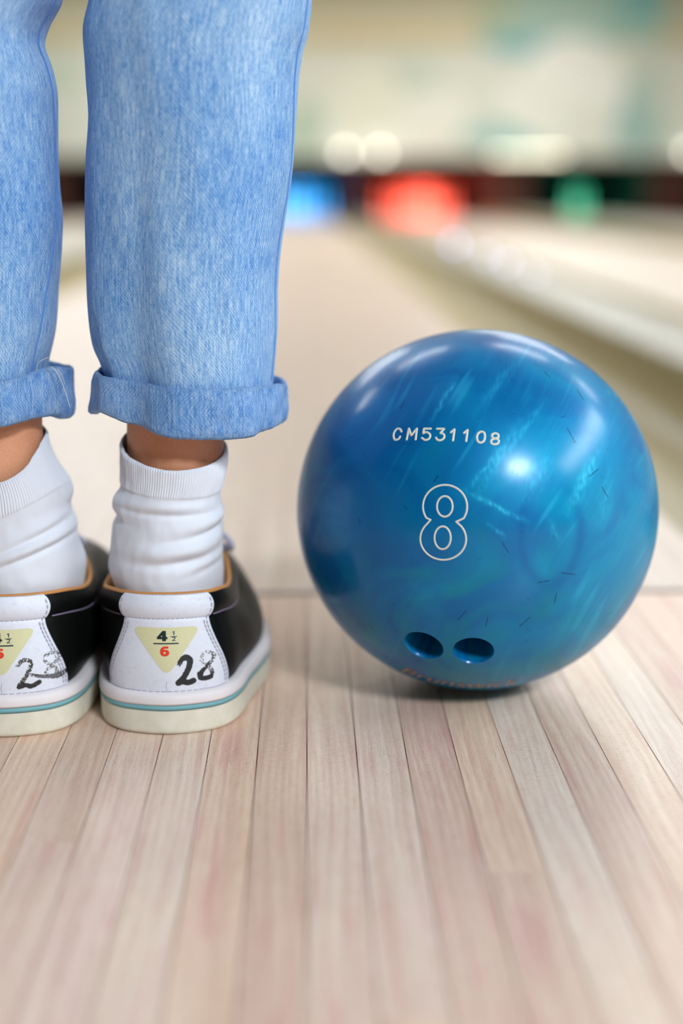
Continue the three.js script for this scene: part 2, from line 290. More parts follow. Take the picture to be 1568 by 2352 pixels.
// (a, b): right and up across the face of the ball, in ball radii
const onBall = (a, b, R = BR) => { const c = Math.sqrt(Math.max(0, 1 - a * a - b * b)); return V(0, BR, 0).addScaledVector(r0, a * R).addScaledVector(u0, b * R).addScaledVector(f0, c * R); };
{
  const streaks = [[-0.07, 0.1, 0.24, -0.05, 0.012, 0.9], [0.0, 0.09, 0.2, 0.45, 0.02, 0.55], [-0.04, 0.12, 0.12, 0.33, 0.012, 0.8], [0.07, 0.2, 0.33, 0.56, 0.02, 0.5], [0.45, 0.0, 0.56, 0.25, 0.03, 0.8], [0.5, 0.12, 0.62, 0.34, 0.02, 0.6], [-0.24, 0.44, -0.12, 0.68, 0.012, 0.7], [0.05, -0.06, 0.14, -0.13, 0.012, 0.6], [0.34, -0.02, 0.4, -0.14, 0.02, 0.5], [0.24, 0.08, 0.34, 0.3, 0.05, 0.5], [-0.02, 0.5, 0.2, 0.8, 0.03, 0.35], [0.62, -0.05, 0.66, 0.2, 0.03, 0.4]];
  const marks = [];
  for (const m of [[0.44, 0.42, 0.48, 0.35], [0.42, -0.3, 0.49, -0.31], [0.36, -0.34, 0.3, -0.35], [0.4, -0.4, 0.39, -0.46], [-0.05, -0.5, -0.09, -0.55], [0.06, -0.53, 0.05, -0.58], [0.27, -0.53, 0.22, -0.58], [-0.2, 0.17, -0.22, 0.14], [0.33, 0.72, 0.36, 0.69], [0.12, -0.15, 0.15, -0.2], [-0.4, 0.51, -0.38, 0.55], [0.6, 0.22, 0.55, 0.18], [-0.52, 0.6, -0.515, 0.605], [-0.4, 0.64, -0.395, 0.645], [0.62, 0.13, 0.65, 0.08], [-0.6, -0.05, -0.59, -0.07], [-0.55, -0.6, -0.53, -0.63], [0.5, 0.63, 0.53, 0.58]]) marks.push([...m, 0.0022, 0.55]);
  for (let i = 0; i < 45; i++) { const a = (rnd() - 0.5) * 1.5, b = (rnd() - 0.5) * 1.5, t = rnd() * 7, l = 0.01 + 0.03 * rnd(); marks.push([a, b, a + Math.cos(t) * l, b + Math.sin(t) * l, 0.0018, 0.1 + 0.3 * rnd()]); }
  const segd = (a, b, s) => { const dx = s[2] - s[0], dy = s[3] - s[1], t = clamp(((a - s[0]) * dx + (b - s[1]) * dy) / (dx * dx + dy * dy), 0, 1); return [Math.hypot(a - s[0] - dx * t, b - s[1] - dy * t), t]; };
  const W = 2048, H = 1024, deep = [0, 92, 158], mid = [0, 122, 180], teal = [0, 136, 158], cyan = [0, 148, 192], pearl = [70, 198, 232];
  const mixc = (c, d, t) => { for (let i = 0; i < 3; i++) c[i] += (d[i] - c[i]) * t; };
  const hits = new Uint8Array(W * H);
  const map = dataTexture(W, H, (x, y, c) => {
    const u = x / W, v = 1 - y / H, ph = u * 2 * Math.PI, th = v * Math.PI;                      // SphereGeometry's own layout, v = 1 at its top
    const dir = V(-Math.cos(ph) * Math.sin(th), Math.cos(th), Math.sin(ph) * Math.sin(th));
    const a = dir.dot(r0), b = dir.dot(u0), f = dir.dot(f0);
    const wx = N3(a * 2.1, b * 2.1, f * 2.1 + 3) * 0.5, wy = N3(a * 2.3 + 9, b * 2.3, f * 2.3) * 0.5;
    const n1 = fbm((a + wx) * 2.0, (b + wy) * 2.0, f * 2.0 + 7, 4), n2 = fbm((a + wx) * 3.5 + 4, (b + wy) * 3.5, f * 3.5, 3);
    c[0] = mid[0]; c[1] = mid[1]; c[2] = mid[2];
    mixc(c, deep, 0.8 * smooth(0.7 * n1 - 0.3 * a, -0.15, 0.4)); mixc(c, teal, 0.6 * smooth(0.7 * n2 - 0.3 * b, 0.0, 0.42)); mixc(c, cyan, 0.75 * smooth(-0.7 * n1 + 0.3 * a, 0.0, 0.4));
    const q = a * 0.88 - b * 0.48 + 0.06 * wx, s = a * 0.48 + b * 0.88;
    const st = N3(q * 26, s * 2.2, f * 2 + 1) * (0.5 + N3(q * 5, s * 2.5, 8.3)), fine = N3(q * 75, s * 5, 2.2);
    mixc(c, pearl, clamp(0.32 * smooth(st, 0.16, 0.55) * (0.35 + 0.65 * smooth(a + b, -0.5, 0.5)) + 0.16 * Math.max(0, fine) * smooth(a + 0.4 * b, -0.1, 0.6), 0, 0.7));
    if (f > 0) {
      const e = Math.hypot((a - 0.36) / 0.15, (b + 0.1) / 0.26);
      mixc(c, deep, 0.45 * gauss((e - 1) / 0.16) * smooth(-b, -0.3, 0.1));
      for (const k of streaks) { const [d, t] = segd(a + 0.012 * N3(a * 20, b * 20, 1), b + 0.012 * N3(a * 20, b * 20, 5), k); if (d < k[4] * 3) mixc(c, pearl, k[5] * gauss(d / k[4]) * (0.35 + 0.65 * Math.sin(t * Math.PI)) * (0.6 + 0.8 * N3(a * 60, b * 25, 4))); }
      for (const k of marks) { const [d] = segd(a, b, k); if (d < k[4]) { mixc(c, [8, 30, 60], k[5]); hits[y * W + x] = 1; } }
    }
  }, true, THREE.RepeatWrapping);
  const rough = dataTexture(1024, 512, (x, y, c) => { const k = N3(x * 0.4, y * 0.12, 3) * N3(x * 0.03, y * 0.03, 1); const q = 150 + 60 * fbm(x * 0.02, y * 0.02, 4, 3) + 160 * Math.max(0, k); c[0] = c[1] = c[2] = q; }, false, THREE.RepeatWrapping);
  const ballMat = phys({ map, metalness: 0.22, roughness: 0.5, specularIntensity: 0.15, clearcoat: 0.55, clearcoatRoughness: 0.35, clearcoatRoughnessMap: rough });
  const sphere = new THREE.SphereGeometry(BR, 192, 128);
  let brush = new Brush(sphere); brush.updateMatrixWorld();
  const ev = new Evaluator(); ev.attributes = ['position', 'normal', 'uv']; ev.useGroups = false;
  for (const [a, b] of [[-0.262, -0.703], [-0.006, -0.72]]) {
    const p = onBall(a, b).sub(V(0, BR, 0)), n = p.clone().normalize();
    const pts = [[0, -0.075], [0.0108, -0.075], [0.0108, -0.0026], [0.0112, -0.0012], [0.0122, 0.0004], [0.0135, 0.003], [0, 0.003]].map(([x, y]) => new THREE.Vector2(x, y));
    const g = new THREE.LatheGeometry(pts, 48); g.applyQuaternion(new THREE.Quaternion().setFromUnitVectors(V(0, 1, 0), n)); g.translate(p.x, p.y, p.z);
    const h = new Brush(g); h.updateMatrixWorld(); brush = ev.evaluate(brush, h, SUBTRACTION); brush.updateMatrixWorld();
  }
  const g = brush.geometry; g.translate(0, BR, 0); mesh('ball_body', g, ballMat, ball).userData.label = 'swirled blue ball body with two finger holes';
  // inlaid characters: strokes laid in the surface
  const inlay = std({ color: 0xdcd9cf, roughness: 0.6 });
  const stroke = (pts, w, closed) => { const cv = new THREE.CatmullRomCurve3(pts.map(([a, b]) => onBall(a, b, BR - 0.00035)), closed, 'catmullrom', 0.5); return new THREE.TubeGeometry(cv, Math.max(12, pts.length * 4), w, 8, closed); };
  const poly = (pts, w) => { const out = []; for (let i = 0; i + 1 < pts.length; i++) { out.push(stroke([pts[i], [(pts[i][0] + pts[i + 1][0]) / 2, (pts[i][1] + pts[i + 1][1]) / 2], pts[i + 1]], w)); } for (const p of pts) { const s = new THREE.SphereGeometry(w, 8, 6), q = onBall(p[0], p[1], BR - 0.00035); s.translate(q.x, q.y, q.z); out.push(s); } return out; };
  // large outlined 8; picture units of the numeral: 4.356 per pixel, 468 pixels per radius
  const e = (x, y) => [-0.1656 + (x - 622) / 4.356 / 468, -0.0573 - (y - 1146) / 4.356 / 458];
  const arc = (cx, cy, rx, ry, t0, t1, n) => Array.from({ length: n + 1 }, (_, i) => { const t = (t0 + (t1 - t0) * i / n) * Math.PI / 180; return e(cx + rx * Math.cos(t), cy - ry * Math.sin(t)); });
  const outer = [...arc(630, 990, 221, 212, -32, 213, 40), e(488, 1124), ...arc(617, 1310, 230, 206, 140, 400, 44), e(745, 1137)];
  const eight = [...poly(outer.concat([outer[0]]), 0.00068), stroke(arc(628, 989, 78, 100, 0, 345, 23), 0.00068, true), stroke(arc(612, 1298, 81, 112, 0, 345, 23), 0.00068, true)];
  mesh('number_eight', merged(eight), inlay, ball).userData.label = 'white outlined figure 8 inlaid in the ball';
  // serial number CM531108
  const glyph = {
    C: [[[0.95, 0.75], [0.75, 0.98], [0.4, 1], [0.08, 0.7], [0, 0.35], [0.12, 0.06], [0.4, 0], [0.7, 0.12], [0.8, 0.28]]],
    M: [[[0, 0], [0.18, 1]], [[0.18, 1], [0.45, 0.35]], [[0.45, 0.35], [1, 1]], [[1, 1], [0.9, 0]]],
    5: [[[1, 1], [0.2, 1]], [[0.2, 1], [0.12, 0.58]], [[0.12, 0.58], [0.55, 0.68], [0.95, 0.45], [0.85, 0.1], [0.4, -0.02], [0, 0.15]]],
    3: [[[0.1, 1], [0.95, 1]], [[0.95, 1], [0.5, 0.62]], [[0.5, 0.62], [0.9, 0.5], [0.95, 0.2], [0.6, -0.02], [0.2, 0], [0, 0.18]]],
    1: [[[0.15, 0.72], [0.62, 1]], [[0.62, 1], [0.45, 0]]],
    0: [[[0.5, 1], [0.15, 0.8], [0.02, 0.45], [0.15, 0.1], [0.45, 0], [0.8, 0.12], [0.95, 0.5], [0.85, 0.88], [0.5, 1]]],
    8: [[[0.5, 1], [0.15, 0.85], [0.2, 0.6], [0.5, 0.52], [0.85, 0.62], [0.85, 0.88], [0.5, 1]], [[0.5, 0.52], [0.1, 0.38], [0.08, 0.1], [0.45, 0], [0.85, 0.1], [0.9, 0.38], [0.5, 0.52]]],
  };
  const serial = [], at = [[-0.407, 0.379], [-0.335, 0.3805], [-0.262, 0.379], [-0.192, 0.3785], [-0.127, 0.3768], [-0.062, 0.374], [0.009, 0.3672], [0.078, 0.3598]];
  [...'CM531108'].forEach((ch, i) => {
    const [ca, cb] = at[i], w = ch === '1' ? 0.036 : ch === 'M' ? 0.05 : 0.042, h = 0.056;
    for (const s of glyph[ch]) {
      const pts = s.map(([x, y]) => [ca + (x - 0.5) * w, cb + (y - 0.5) * h]);
      serial.push(...(pts.length === 2 ? poly(pts, 0.0008) : [stroke(pts, 0.0008), ...[pts[0], pts[pts.length - 1]].map((p) => { const k = new THREE.SphereGeometry(0.0008, 8, 6), o = onBall(p[0], p[1], BR - 0.00035); k.translate(o.x, o.y, o.z); return k; })]));
    }
  });
  mesh('serial_number', merged(serial), inlay, ball).userData.label = 'white serial number CM531108 inlaid above the numeral';
  // maker's name round the underside
  const font = await new FontLoader().loadAsync('fonts/droid/droid_sans_regular.typeface.json');
  const sg = new THREE.ShapeGeometry(font.generateShapes('Brunswick', 0.0115), 8); sg.computeBoundingBox();
  const wid = sg.boundingBox.max.x, p = sg.attributes.position;
  for (let i = 0; i < p.count; i++) {
    const y = p.getY(i), x = (p.getX(i) + 0.25 * y) / wid, ph = lerp(-0.43, 0.24, x), rad = 0.957 - 3.6 * y;
    const q = onBall(rad * Math.sin(ph), -rad * Math.cos(ph), BR + 0.0002);
    p.setXYZ(i, q.x, q.y, q.z);
  }
  sg.computeVertexNormals();
  mesh('maker_lettering', sg, std({ color: 0xb88a5a, roughness: 0.5, side: THREE.DoubleSide }), ball).userData.label = 'orange maker lettering around the underside';
}

// ---------------------------------------------------------------- the person
const person = group('person', -0.133, 0, -0.757);
tag(person, 'person seen from behind in rolled light blue jeans, white socks and bowling shoes, feet together', 'person');
const PX = person.position;
const own = (v) => v.sub(PX);
// --- denim
const denimTile = 0.46;
const denim = dataTexture(2048, 2048, (x, y, c) => {
  const mm = 460 / 2048, X = x * mm, Y = y * mm;
  const tw = Math.sin((X * 0.8 + Y * 0.62) * 2 * Math.PI / 1.5 + 1.6 * N3(X * 0.25, Y * 0.25, 1)), slub = N3(X * 0.9, Y * 0.09, 2), slub2 = N3(X * 1.9, Y * 0.35, 8), cross = N3(X * 0.35, Y * 1.5, 5);
  const big = fbm(X * 0.022, Y * 0.012, 4, 4), grain = N3(X * 1.6, Y * 1.6, 3), spot = N3(X * 0.5, Y * 0.42, 11);
  let t = 0.56 + 0.42 * big + 0.2 * tw * (0.6 + 0.7 * N3(X * 0.12, Y * 0.12, 6)) + 0.4 * slub + 0.34 * slub2 + 0.12 * cross + 0.2 * grain - 0.3 * Math.max(0, spot - 0.18);
  t = clamp(t, 0, 1);
  c[0] = lerp(70, 196, t); c[1] = lerp(134, 226, t); c[2] = lerp(212, 252, t);
}, true);
const denimBump = dataTexture(512, 512, (x, y, c) => { const t = Math.sin((x * 4 + y * 3) * 2 * Math.PI * 4 / 128 / 1); c[0] = c[1] = c[2] = 128 + 70 * t + 60 * N3(x * 0.15, y * 0.15, 2); }, false, THREE.RepeatWrapping);
denimBump.repeat.set(14, 14);
const denimMat = phys({ map: denim, roughness: 0.88, bumpMap: denimBump, bumpScale: 0.00022, sheen: 0.25, sheenColor: new THREE.Color(0.7, 0.8, 1), sheenRoughness: 0.6 });
const seamMat = std({ color: 0x5a8bd0, roughness: 0.9 });
const CZ = -0.815;
const legs = {
  right: {
    l: table([[0.17, -0.112], [0.19, -0.1135], [0.203, -0.1165], [0.214, -0.1208], [0.234, -0.1226], [0.257, -0.1224], [0.3, -0.1212], [0.335, -0.12], [0.362, -0.1203], [0.383, -0.1204], [0.4, -0.116], [0.43, -0.114], [0.5, -0.125], [0.6, -0.132], [0.74, -0.138]]),
    r: table([[0.17, -0.021], [0.192, -0.0195], [0.222, -0.0167], [0.2455, -0.016], [0.262, -0.0146], [0.279, -0.0122], [0.296, -0.0092], [0.313, -0.0067], [0.335, -0.0053], [0.356, -0.0042], [0.3725, -0.0017], [0.383, 0.0016], [0.4, 0.004], [0.45, 0.009], [0.55, 0.018], [0.74, 0.04]]),
  },
  left: {
    r: table([[0.17, -0.15], [0.1955, -0.1492], [0.2226, -0.1427], [0.2457, -0.1402], [0.268, -0.1378], [0.285, -0.1366], [0.3, -0.1371], [0.333, -0.1372], [0.351, -0.1371], [0.365, -0.1386], [0.3776, -0.1404], [0.388, -0.1375], [0.4, -0.131], [0.43, -0.127], [0.5, -0.132], [0.6, -0.133], [0.74, -0.13]]),
    l: table([[0.17, -0.243], [0.2, -0.245], [0.25, -0.247], [0.33, -0.252], [0.4, -0.257], [0.45, -0.262], [0.55, -0.276], [0.74, -0.306]]),
  },
};
const depth = table([[0.17, 0.047], [0.2, 0.05], [0.26, 0.054], [0.33, 0.057], [0.4, 0.06], [0.5, 0.066], [0.6, 0.076], [0.74, 0.095]]);
function legFold(side, th, y) {
  let d = 0.0022 * N3(th * 1.3 + (side === 'left' ? 9 : 0), y * 9, 1.7) + 0.0012 * N3(th * 3.1, y * 16 + th * 2, 4.2);
  const low = smooth(0.44 - y, 0.06, 0.26);
  if (side === 'right') {
    const c = -0.5 + (y - 0.2) * 0.9;
    d += low * (-0.0075 * gauss((th - c) / 0.24) + 0.003 * gauss((th - c + 0.55) / 0.26) + 0.003 * gauss((th - c - 0.5) / 0.3));
    d += -0.0015 * gauss((y - 0.385 - 0.03 * th) / 0.018) * gauss((th + 1.3) / 0.6) - 0.0022 * gauss((th + 1.05 - (y - 0.2) * 2) / 0.12) * smooth(0.27 - y, 0, 0.07);
    d += 0.0016 * gauss((th - 0.55 + (y - 0.2)) / 0.25) * low - 0.0016 * gauss((th - 0.95) / 0.2) * low;
  } else {
    d += low * (-0.003 * gauss((th - 0.35) / 0.2) + 0.002 * gauss((th - 0.8) / 0.25)) - 0.003 * gauss((y - 0.378) / 0.014) * gauss((th - 1.4) / 0.5);
  }
  return d;
}
function legPoint(side, th, y, out = 0) {
  const L = legs[side], l = L.l(y), r = L.r(y), d = legFold(side, th, y) + out, s = Math.sin(th), c = Math.cos(th), hz = depth(y);
  const sx = Math.sign(s) * Math.pow(Math.abs(s), 0.92), sz = Math.sign(c) * Math.pow(Math.abs(c), 0.92);
  return V((l + r) / 2 + ((r - l) / 2 + d) * sx, y, CZ + 0.012 * smooth(y, 0.4, 0.75) + (hz + d) * sz);
}
const jeansParts = [];
for (const side of ['right', 'left']) {
  const y0 = 0.176, y1 = 0.74, arc = 0.17;
  jeansParts.push(grid(160, 220, (u, v) => { const th = (u * 2 - 1) * Math.PI, y = lerp(y0, y1, v); return own(legPoint(side, th, y)); }, { closed: true, uv: (u, v) => [((u * 2 - 1) * arc + (side === 'right' ? 0.2 : 0.27)) / denimTile, (lerp(y0, y1, v) + (side === 'right' ? 0 : 0.17)) / denimTile] }));
}
jeansParts.push(grid(96, 30, (u, v) => {
  const th = (u * 2 - 1) * Math.PI, y = lerp(0.715, 0.99, v), w = lerp(0.172, 0.15, v * v) * (0.97 + 0.05 * Math.sin(v * 3)), d = lerp(0.1, 0.105, v);
  return own(V(-0.133 + w * Math.sin(th), y, CZ + 0.012 + d * Math.cos(th)));
}, { closed: true, uv: (u, v) => [(u - 0.5) * 0.9 / denimTile, lerp(0.715, 0.99, v) / denimTile] }));
const jeans = mesh('jeans', mergeGeometries(jeansParts), denimMat, person); jeans.userData.label = 'light blue denim jeans';
// cuffs
function cuff(side, yt, yb, flare) {
  const prof = [[0.0008, 0.9], [0.0008, 0.45], [0.0008, 0.06], [0.0028, 0.0], [0.0058, 0.008], [0.0076, 0.06], [0.0084, 0.16], [0.0086, 0.34], [0.0084, 0.55], [0.008, 0.75], [0.0073, 0.9], [0.0064, 0.975], [0.0052, 1.0], [0.0042, 0.98], [0.0036, 0.93], [0.0034, 0.8]];
  const at = (th, k) => {
    const [o, f] = prof[k], base = lerp(yb(th), yt(th), f), y = base + 0.0008 * N3(th * 6, f * 2, side === 'left' ? 3 : 8);
    return own(legPoint(side, th, Math.max(y, 0.176), o + (o > 0.003 ? flare(th, f) + 0.0012 * N3(th * 2.6, f * 2.1, 6.1) + 0.0005 * N3(th * 9, f * 5, 2) : flare(th, f) * 0.9)).setY(y));
  };
  const n = prof.length - 1;
  return grid(200, n * 3, (u, v) => { const t = v * n, k = Math.min(n - 1, Math.floor(t)), th = (u * 2 - 1) * Math.PI; return at(th, k).lerp(at(th, k + 1), t - k); }, { closed: true, uv: (u, v) => [(0.62 - (u * 2 - 1) * 0.17) / denimTile, (0.5 - v * 0.075) / denimTile] });
}
const wrapTab = (rows) => { const t = table([[rows[rows.length - 1][0] - 2 * Math.PI, rows[rows.length - 1][1]], ...rows, [rows[0][0] + 2 * Math.PI, rows[0][1]]]); return t; };
const cuffMat = denimMat.clone(); cuffMat.color.set(0xf6f2f4);
const cuffR = mesh('cuff', cuff('right', wrapTab([[-2.6, 0.2], [-1.57, 0.2003], [-1.0, 0.2], [-0.6, 0.1985], [0, 0.1955], [0.6, 0.1945], [1.2, 0.193], [1.57, 0.191], [2.6, 0.194]]), wrapTab([[-2.6, 0.18], [-1.9, 0.177], [-1.57, 0.1735], [-1.2, 0.1775], [-0.95, 0.178], [-0.6, 0.1725], [0, 0.1672], [0.6, 0.166], [1.1, 0.168], [1.57, 0.169], [2.6, 0.176]]),
  (th, f) => 0.0055 * gauss((th + 1.57) / 0.35) * (1 - f) + 0.002 * gauss((th - 1.5) / 0.3) - 0.0035 * gauss((th + 1.57) / 0.4) * f), cuffMat, jeans);
cuffR.userData.label = 'rolled cuff of the right trouser leg';
const cuffL = mesh('cuff', cuff('left', wrapTab([[-2.6, 0.198], [-1.57, 0.196], [0, 0.198], [0.8, 0.1995], [1.2, 0.2035], [1.57, 0.2], [2.6, 0.2]]), wrapTab([[-2.6, 0.178], [-1.57, 0.172], [-0.5, 0.169], [0, 0.1695], [0.7, 0.1735], [1.2, 0.175], [1.57, 0.171], [2.6, 0.176]]),
  (th, f) => 0.0095 * gauss((th - 1.57) / 0.42) - 0.002 * gauss((th - 0.95) / 0.2)), cuffMat, jeans);
cuffL.userData.label = 'rolled cuff of the left trouser leg with a frayed end';
// side seams
function ribbon(side, thAt, y0, y1, w, out) {
  return grid(4, 80, (u, v) => { const y = lerp(y0, y1, v), th = thAt(y) + (u - 0.5) * w / 0.055; return own(legPoint(side, th, y, out * Math.sin(u * Math.PI) + 0.0001)); });
}
mesh('seam', ribbon('right', (y) => 1.42 - 0.1 * smooth(y, 0.25, 0.4), 0.193, 0.72, 0.0016, 0.0006), seamMat, jeans).userData.label = 'dark blue outer seam';
mesh('seam', ribbon('left', (y) => 1.12 + 0.32 * smooth(y, 0.2, 0.33), 0.2, 0.72, 0.0016, 0.0006), seamMat, jeans).userData.label = 'dark blue inner seam';
// frayed threads on the cuffs
const threadMat = std({ color: 0xc9cfd8, roughness: 0.9 });
function fray(path, r = 0.0002) { return new THREE.TubeGeometry(new THREE.CatmullRomCurve3(path.map((p) => own(V(...p)))), 20, r, 5); }
const frays = [fray([[-0.1455, 0.2, -0.79], [-0.141, 0.204, -0.786], [-0.137, 0.199, -0.786], [-0.134, 0.19, -0.787], [-0.1318, 0.181, -0.788]], 0.00028), fray([[-0.149, 0.201, -0.784], [-0.1465, 0.207, -0.782], [-0.1415, 0.2095, -0.782]]), fray([[-0.14, 0.2025, -0.79], [-0.1365, 0.2, -0.79], [-0.1345, 0.1935, -0.79]])];
for (let i = 0; i < 70; i++) {
  const right = i % 2, y = right ? 0.17 + 0.02 * rnd() : 0.173 + 0.026 * rnd(), th = 1.45 + 0.25 * rnd(), p = legPoint(right ? 'right' : 'left', th, Math.max(y, 0.178), right ? 0.0082 : 0.0138).setY(y), l = 0.0008 + 0.0016 * rnd();
  frays.push(fray([[p.x, p.y, p.z], [p.x + l * 0.6, p.y + (rnd() - 0.4) * l, p.z], [p.x + l, p.y + (rnd() - 0.5) * 2 * l, p.z + 0.0004]], 0.00018));
}
const fr = mesh('frayed_thread', merged(frays), threadMat, jeans); fr.userData.kind = 'stuff';

// --- body: legs and hips as one surface
const skinMap = dataTexture(512, 512, (x, y, c) => { const a = fbm(x * 0.012, y * 0.012, 3, 4), b = N3(x * 0.35, y * 0.35, 7); c[0] = 216 + 22 * a + 7 * b; c[1] = 152 + 26 * a + 8 * b; c[2] = 116 + 24 * a + 8 * b; }, true);
const skin = phys({ map: skinMap, roughness: 0.55, sheen: 0.1 });
{
  const size = 112, box0 = V(-0.66, -0.02, -1.3), span = 1.06;
  const mc = new MarchingCubes(size, skin, false, false, 200000); mc.isolation = 0;
  const bones = [];
  for (const [s, ax, kx, hx] of [[1, -0.0757, -0.066, -0.045], [-1, -0.1788, -0.197, -0.22]]) {
    const hip = V(hx, 0.86, CZ + 0.01), knee = V(kx, 0.47, CZ - 0.005), calf = V(lerp(ax, kx, 0.65), 0.35, -0.808), mid = V(ax, 0.215, -0.808), an = V(ax, 0.15, -0.807), foot = V(s > 0 ? -0.081 : -0.171, 0.052, -0.805), toe = V(foot.x + s * 0.006, 0.04, -0.96);
    bones.push([hip, knee, 0.072, 0.05], [knee, calf, 0.042, 0.039], [calf, mid, 0.039, 0.029], [mid, an, 0.029, 0.0268], [an, foot, 0.0268, 0.022], [foot, toe, 0.02, 0.015]);
  }
  bones.push([V(-0.19, 0.9, CZ + 0.01), V(-0.076, 0.9, CZ + 0.01), 0.085, 0.085]);
  const capsule = (p, [a, b, ra, rb]) => { const ab = b.clone().sub(a), t = clamp(p.clone().sub(a).dot(ab) / ab.lengthSq(), 0, 1); return p.distanceTo(a.clone().addScaledVector(ab, t)) - lerp(ra, rb, t); };
  const p = V(0, 0, 0), half = size / 2;
  for (let z = 0; z < size; z++) for (let y = 0; y < size; y++) for (let x = 0; x < size; x++) {
    p.set(box0.x + span * (x / size), box0.y + span * (y / size), box0.z + span * (z / size));
    let e = 0; for (const b of bones) { const d = capsule(p, b); e += Math.exp(-d / 0.002); }
    mc.field[z * size * size + y * size + x] = clamp(0.002 * Math.log(e + 1e-30), -0.2, 0.2);
  }
  mc.update();
  const n = mc.count, pos = new Float32Array(n * 3), nor = mc.normalArray.slice(0, n * 3), uv = new Float32Array(n * 2);
  for (let i = 0; i < n; i++) {
    const w = V(box0.x + span * (mc.positionArray[i * 3] * half + half) / size, box0.y + span * (mc.positionArray[i * 3 + 1] * half + half) / size, box0.z + span * (mc.positionArray[i * 3 + 2] * half + half) / size);
    uv[i * 2] = w.x / 0.2; uv[i * 2 + 1] = w.y / 0.2; own(w); pos.set([w.x, w.y, w.z], i * 3);
  }
  const g = new THREE.BufferGeometry(); g.setAttribute('position', new THREE.BufferAttribute(pos, 3)); g.setAttribute('normal', new THREE.BufferAttribute(nor, 3)); g.setAttribute('uv', new THREE.BufferAttribute(uv, 2));
  mesh('body', g, skin, person).userData.label = 'bare tanned ankles above the socks';
}

// --- socks
const knit = dataTexture(512, 512, (x, y, c) => { const k = Math.sin(x * 2 * Math.PI / 8) * 0.5 + 0.5, r = Math.sin((y + (x % 8 < 4 ? 0 : 4)) * 2 * Math.PI / 8) * 0.5 + 0.5; c[0] = c[1] = c[2] = 90 + 120 * k * (0.5 + 0.5 * r) + 50 * N3(x * 0.3, y * 0.3, 1); }, false, THREE.RepeatWrapping);
knit.repeat.set(7, 4);
const sockMat = phys({ color: 0xecf0fa, roughness: 0.95, bumpMap: knit, bumpScale: 0.0003, sheen: 0.4, sheenColor: new THREE.Color(1, 1, 1), sheenRoughness: 0.7 });
function sock(side, l, r, zb, zf, top, folds, cuffLine) {
  const yb = 0.045;
  const point = (th, t, inner) => {
    const yt = top(th), y = lerp(yb, yt, t), L = l(y), R = r(y), B = zb(y), A = zf(y), s = Math.sin(th), c = Math.cos(th);
    let d = 0.0006 * N3(th * 2, y * 60, side) + 0.0005 * N3(th * 5, y * 90, side + 4);
    for (const f of folds) {
      const yy = y - f.y - f.slope * s - (f.bend ?? 0) * c, win = gauss((th - f.th) / f.tw);
      d += 1.25 * win * (f.amp * gauss(yy / f.w) - f.amp * 0.75 * gauss((yy + f.w * 1.5) / (f.w * 0.6)));
    }
    const cl = cuffLine(th), rib = smooth(y, cl - 0.0004, cl + 0.0012);
    d += rib * (0.0007 + 0.0002 * Math.sin(th * 130)) ;
    d -= 0.0012 * smooth(t, 0.985, 1) + inner;
    return own(V((L + R) / 2 + ((R - L) / 2 + d) * s, y - inner * 0, (A + B) / 2 + ((B - A) / 2 + d) * c));
  };
  const outer = grid(900, 150, (u, v) => point((u * 2 - 1) * Math.PI, v, 0), { closed: true });
  const inner = grid(160, 12, (u, v) => { const th = (u * 2 - 1) * Math.PI; return point(th, 1 - v * 0.14, v === 0 ? 0 : 0.0012 + 0.0006 * v); }, { closed: true });
  const m = mesh('sock', mergeGeometries([outer, inner]), sockMat, person); return m;
}
const zbR = table([[0.045, -0.772], [0.08, -0.7705], [0.1, -0.7715], [0.125, -0.7735], [0.16, -0.773]]), zfR = table([[0.045, -0.9], [0.08, -0.868], [0.1, -0.852], [0.125, -0.842], [0.16, -0.84]]);
sock(1, table([[0.045, -0.113], [0.072, -0.1145], [0.085, -0.1172], [0.0986, -0.115], [0.114, -0.1122], [0.126, -0.1108], [0.134, -0.1073], [0.148, -0.1068], [0.162, -0.1062]]), table([[0.045, -0.052], [0.075, -0.0503], [0.097, -0.0502], [0.1146, -0.0495], [0.1244, -0.0508], [0.135, -0.0492], [0.147, -0.0468], [0.16, -0.0468]]), zbR, zfR,
  wrapTab([[-2.6, 0.164], [-1.57, 0.1602], [-0.8, 0.1528], [0, 0.1478], [0.6, 0.1482], [1.2, 0.151], [1.57, 0.154], [2.6, 0.162]]),
  [{ y: 0.1265, slope: -0.002, amp: 0.0013, w: 0.003, th: 0.1, tw: 1.1 }, { y: 0.1145, slope: 0.003, bend: -0.002, amp: 0.0022, w: 0.0042, th: 0.9, tw: 0.75 }, { y: 0.1045, slope: 0.0005, bend: -0.0035, amp: 0.0026, w: 0.0048, th: 0.45, tw: 0.85 }, { y: 0.089, slope: 0.006, amp: 0.0012, w: 0.004, th: 1.0, tw: 0.5 }, { y: 0.12, slope: -0.004, amp: 0.0016, w: 0.005, th: -1.5, tw: 0.7 }],
  (th) => 0.1325 - 0.0025 * Math.sin(th) - 0.001 * Math.cos(th)).userData.label = 'crumpled white ribbed sock on the right foot';
const zbL = table([[0.045, -0.772], [0.08, -0.7705], [0.1, -0.7715], [0.125, -0.7735], [0.16, -0.773]]);
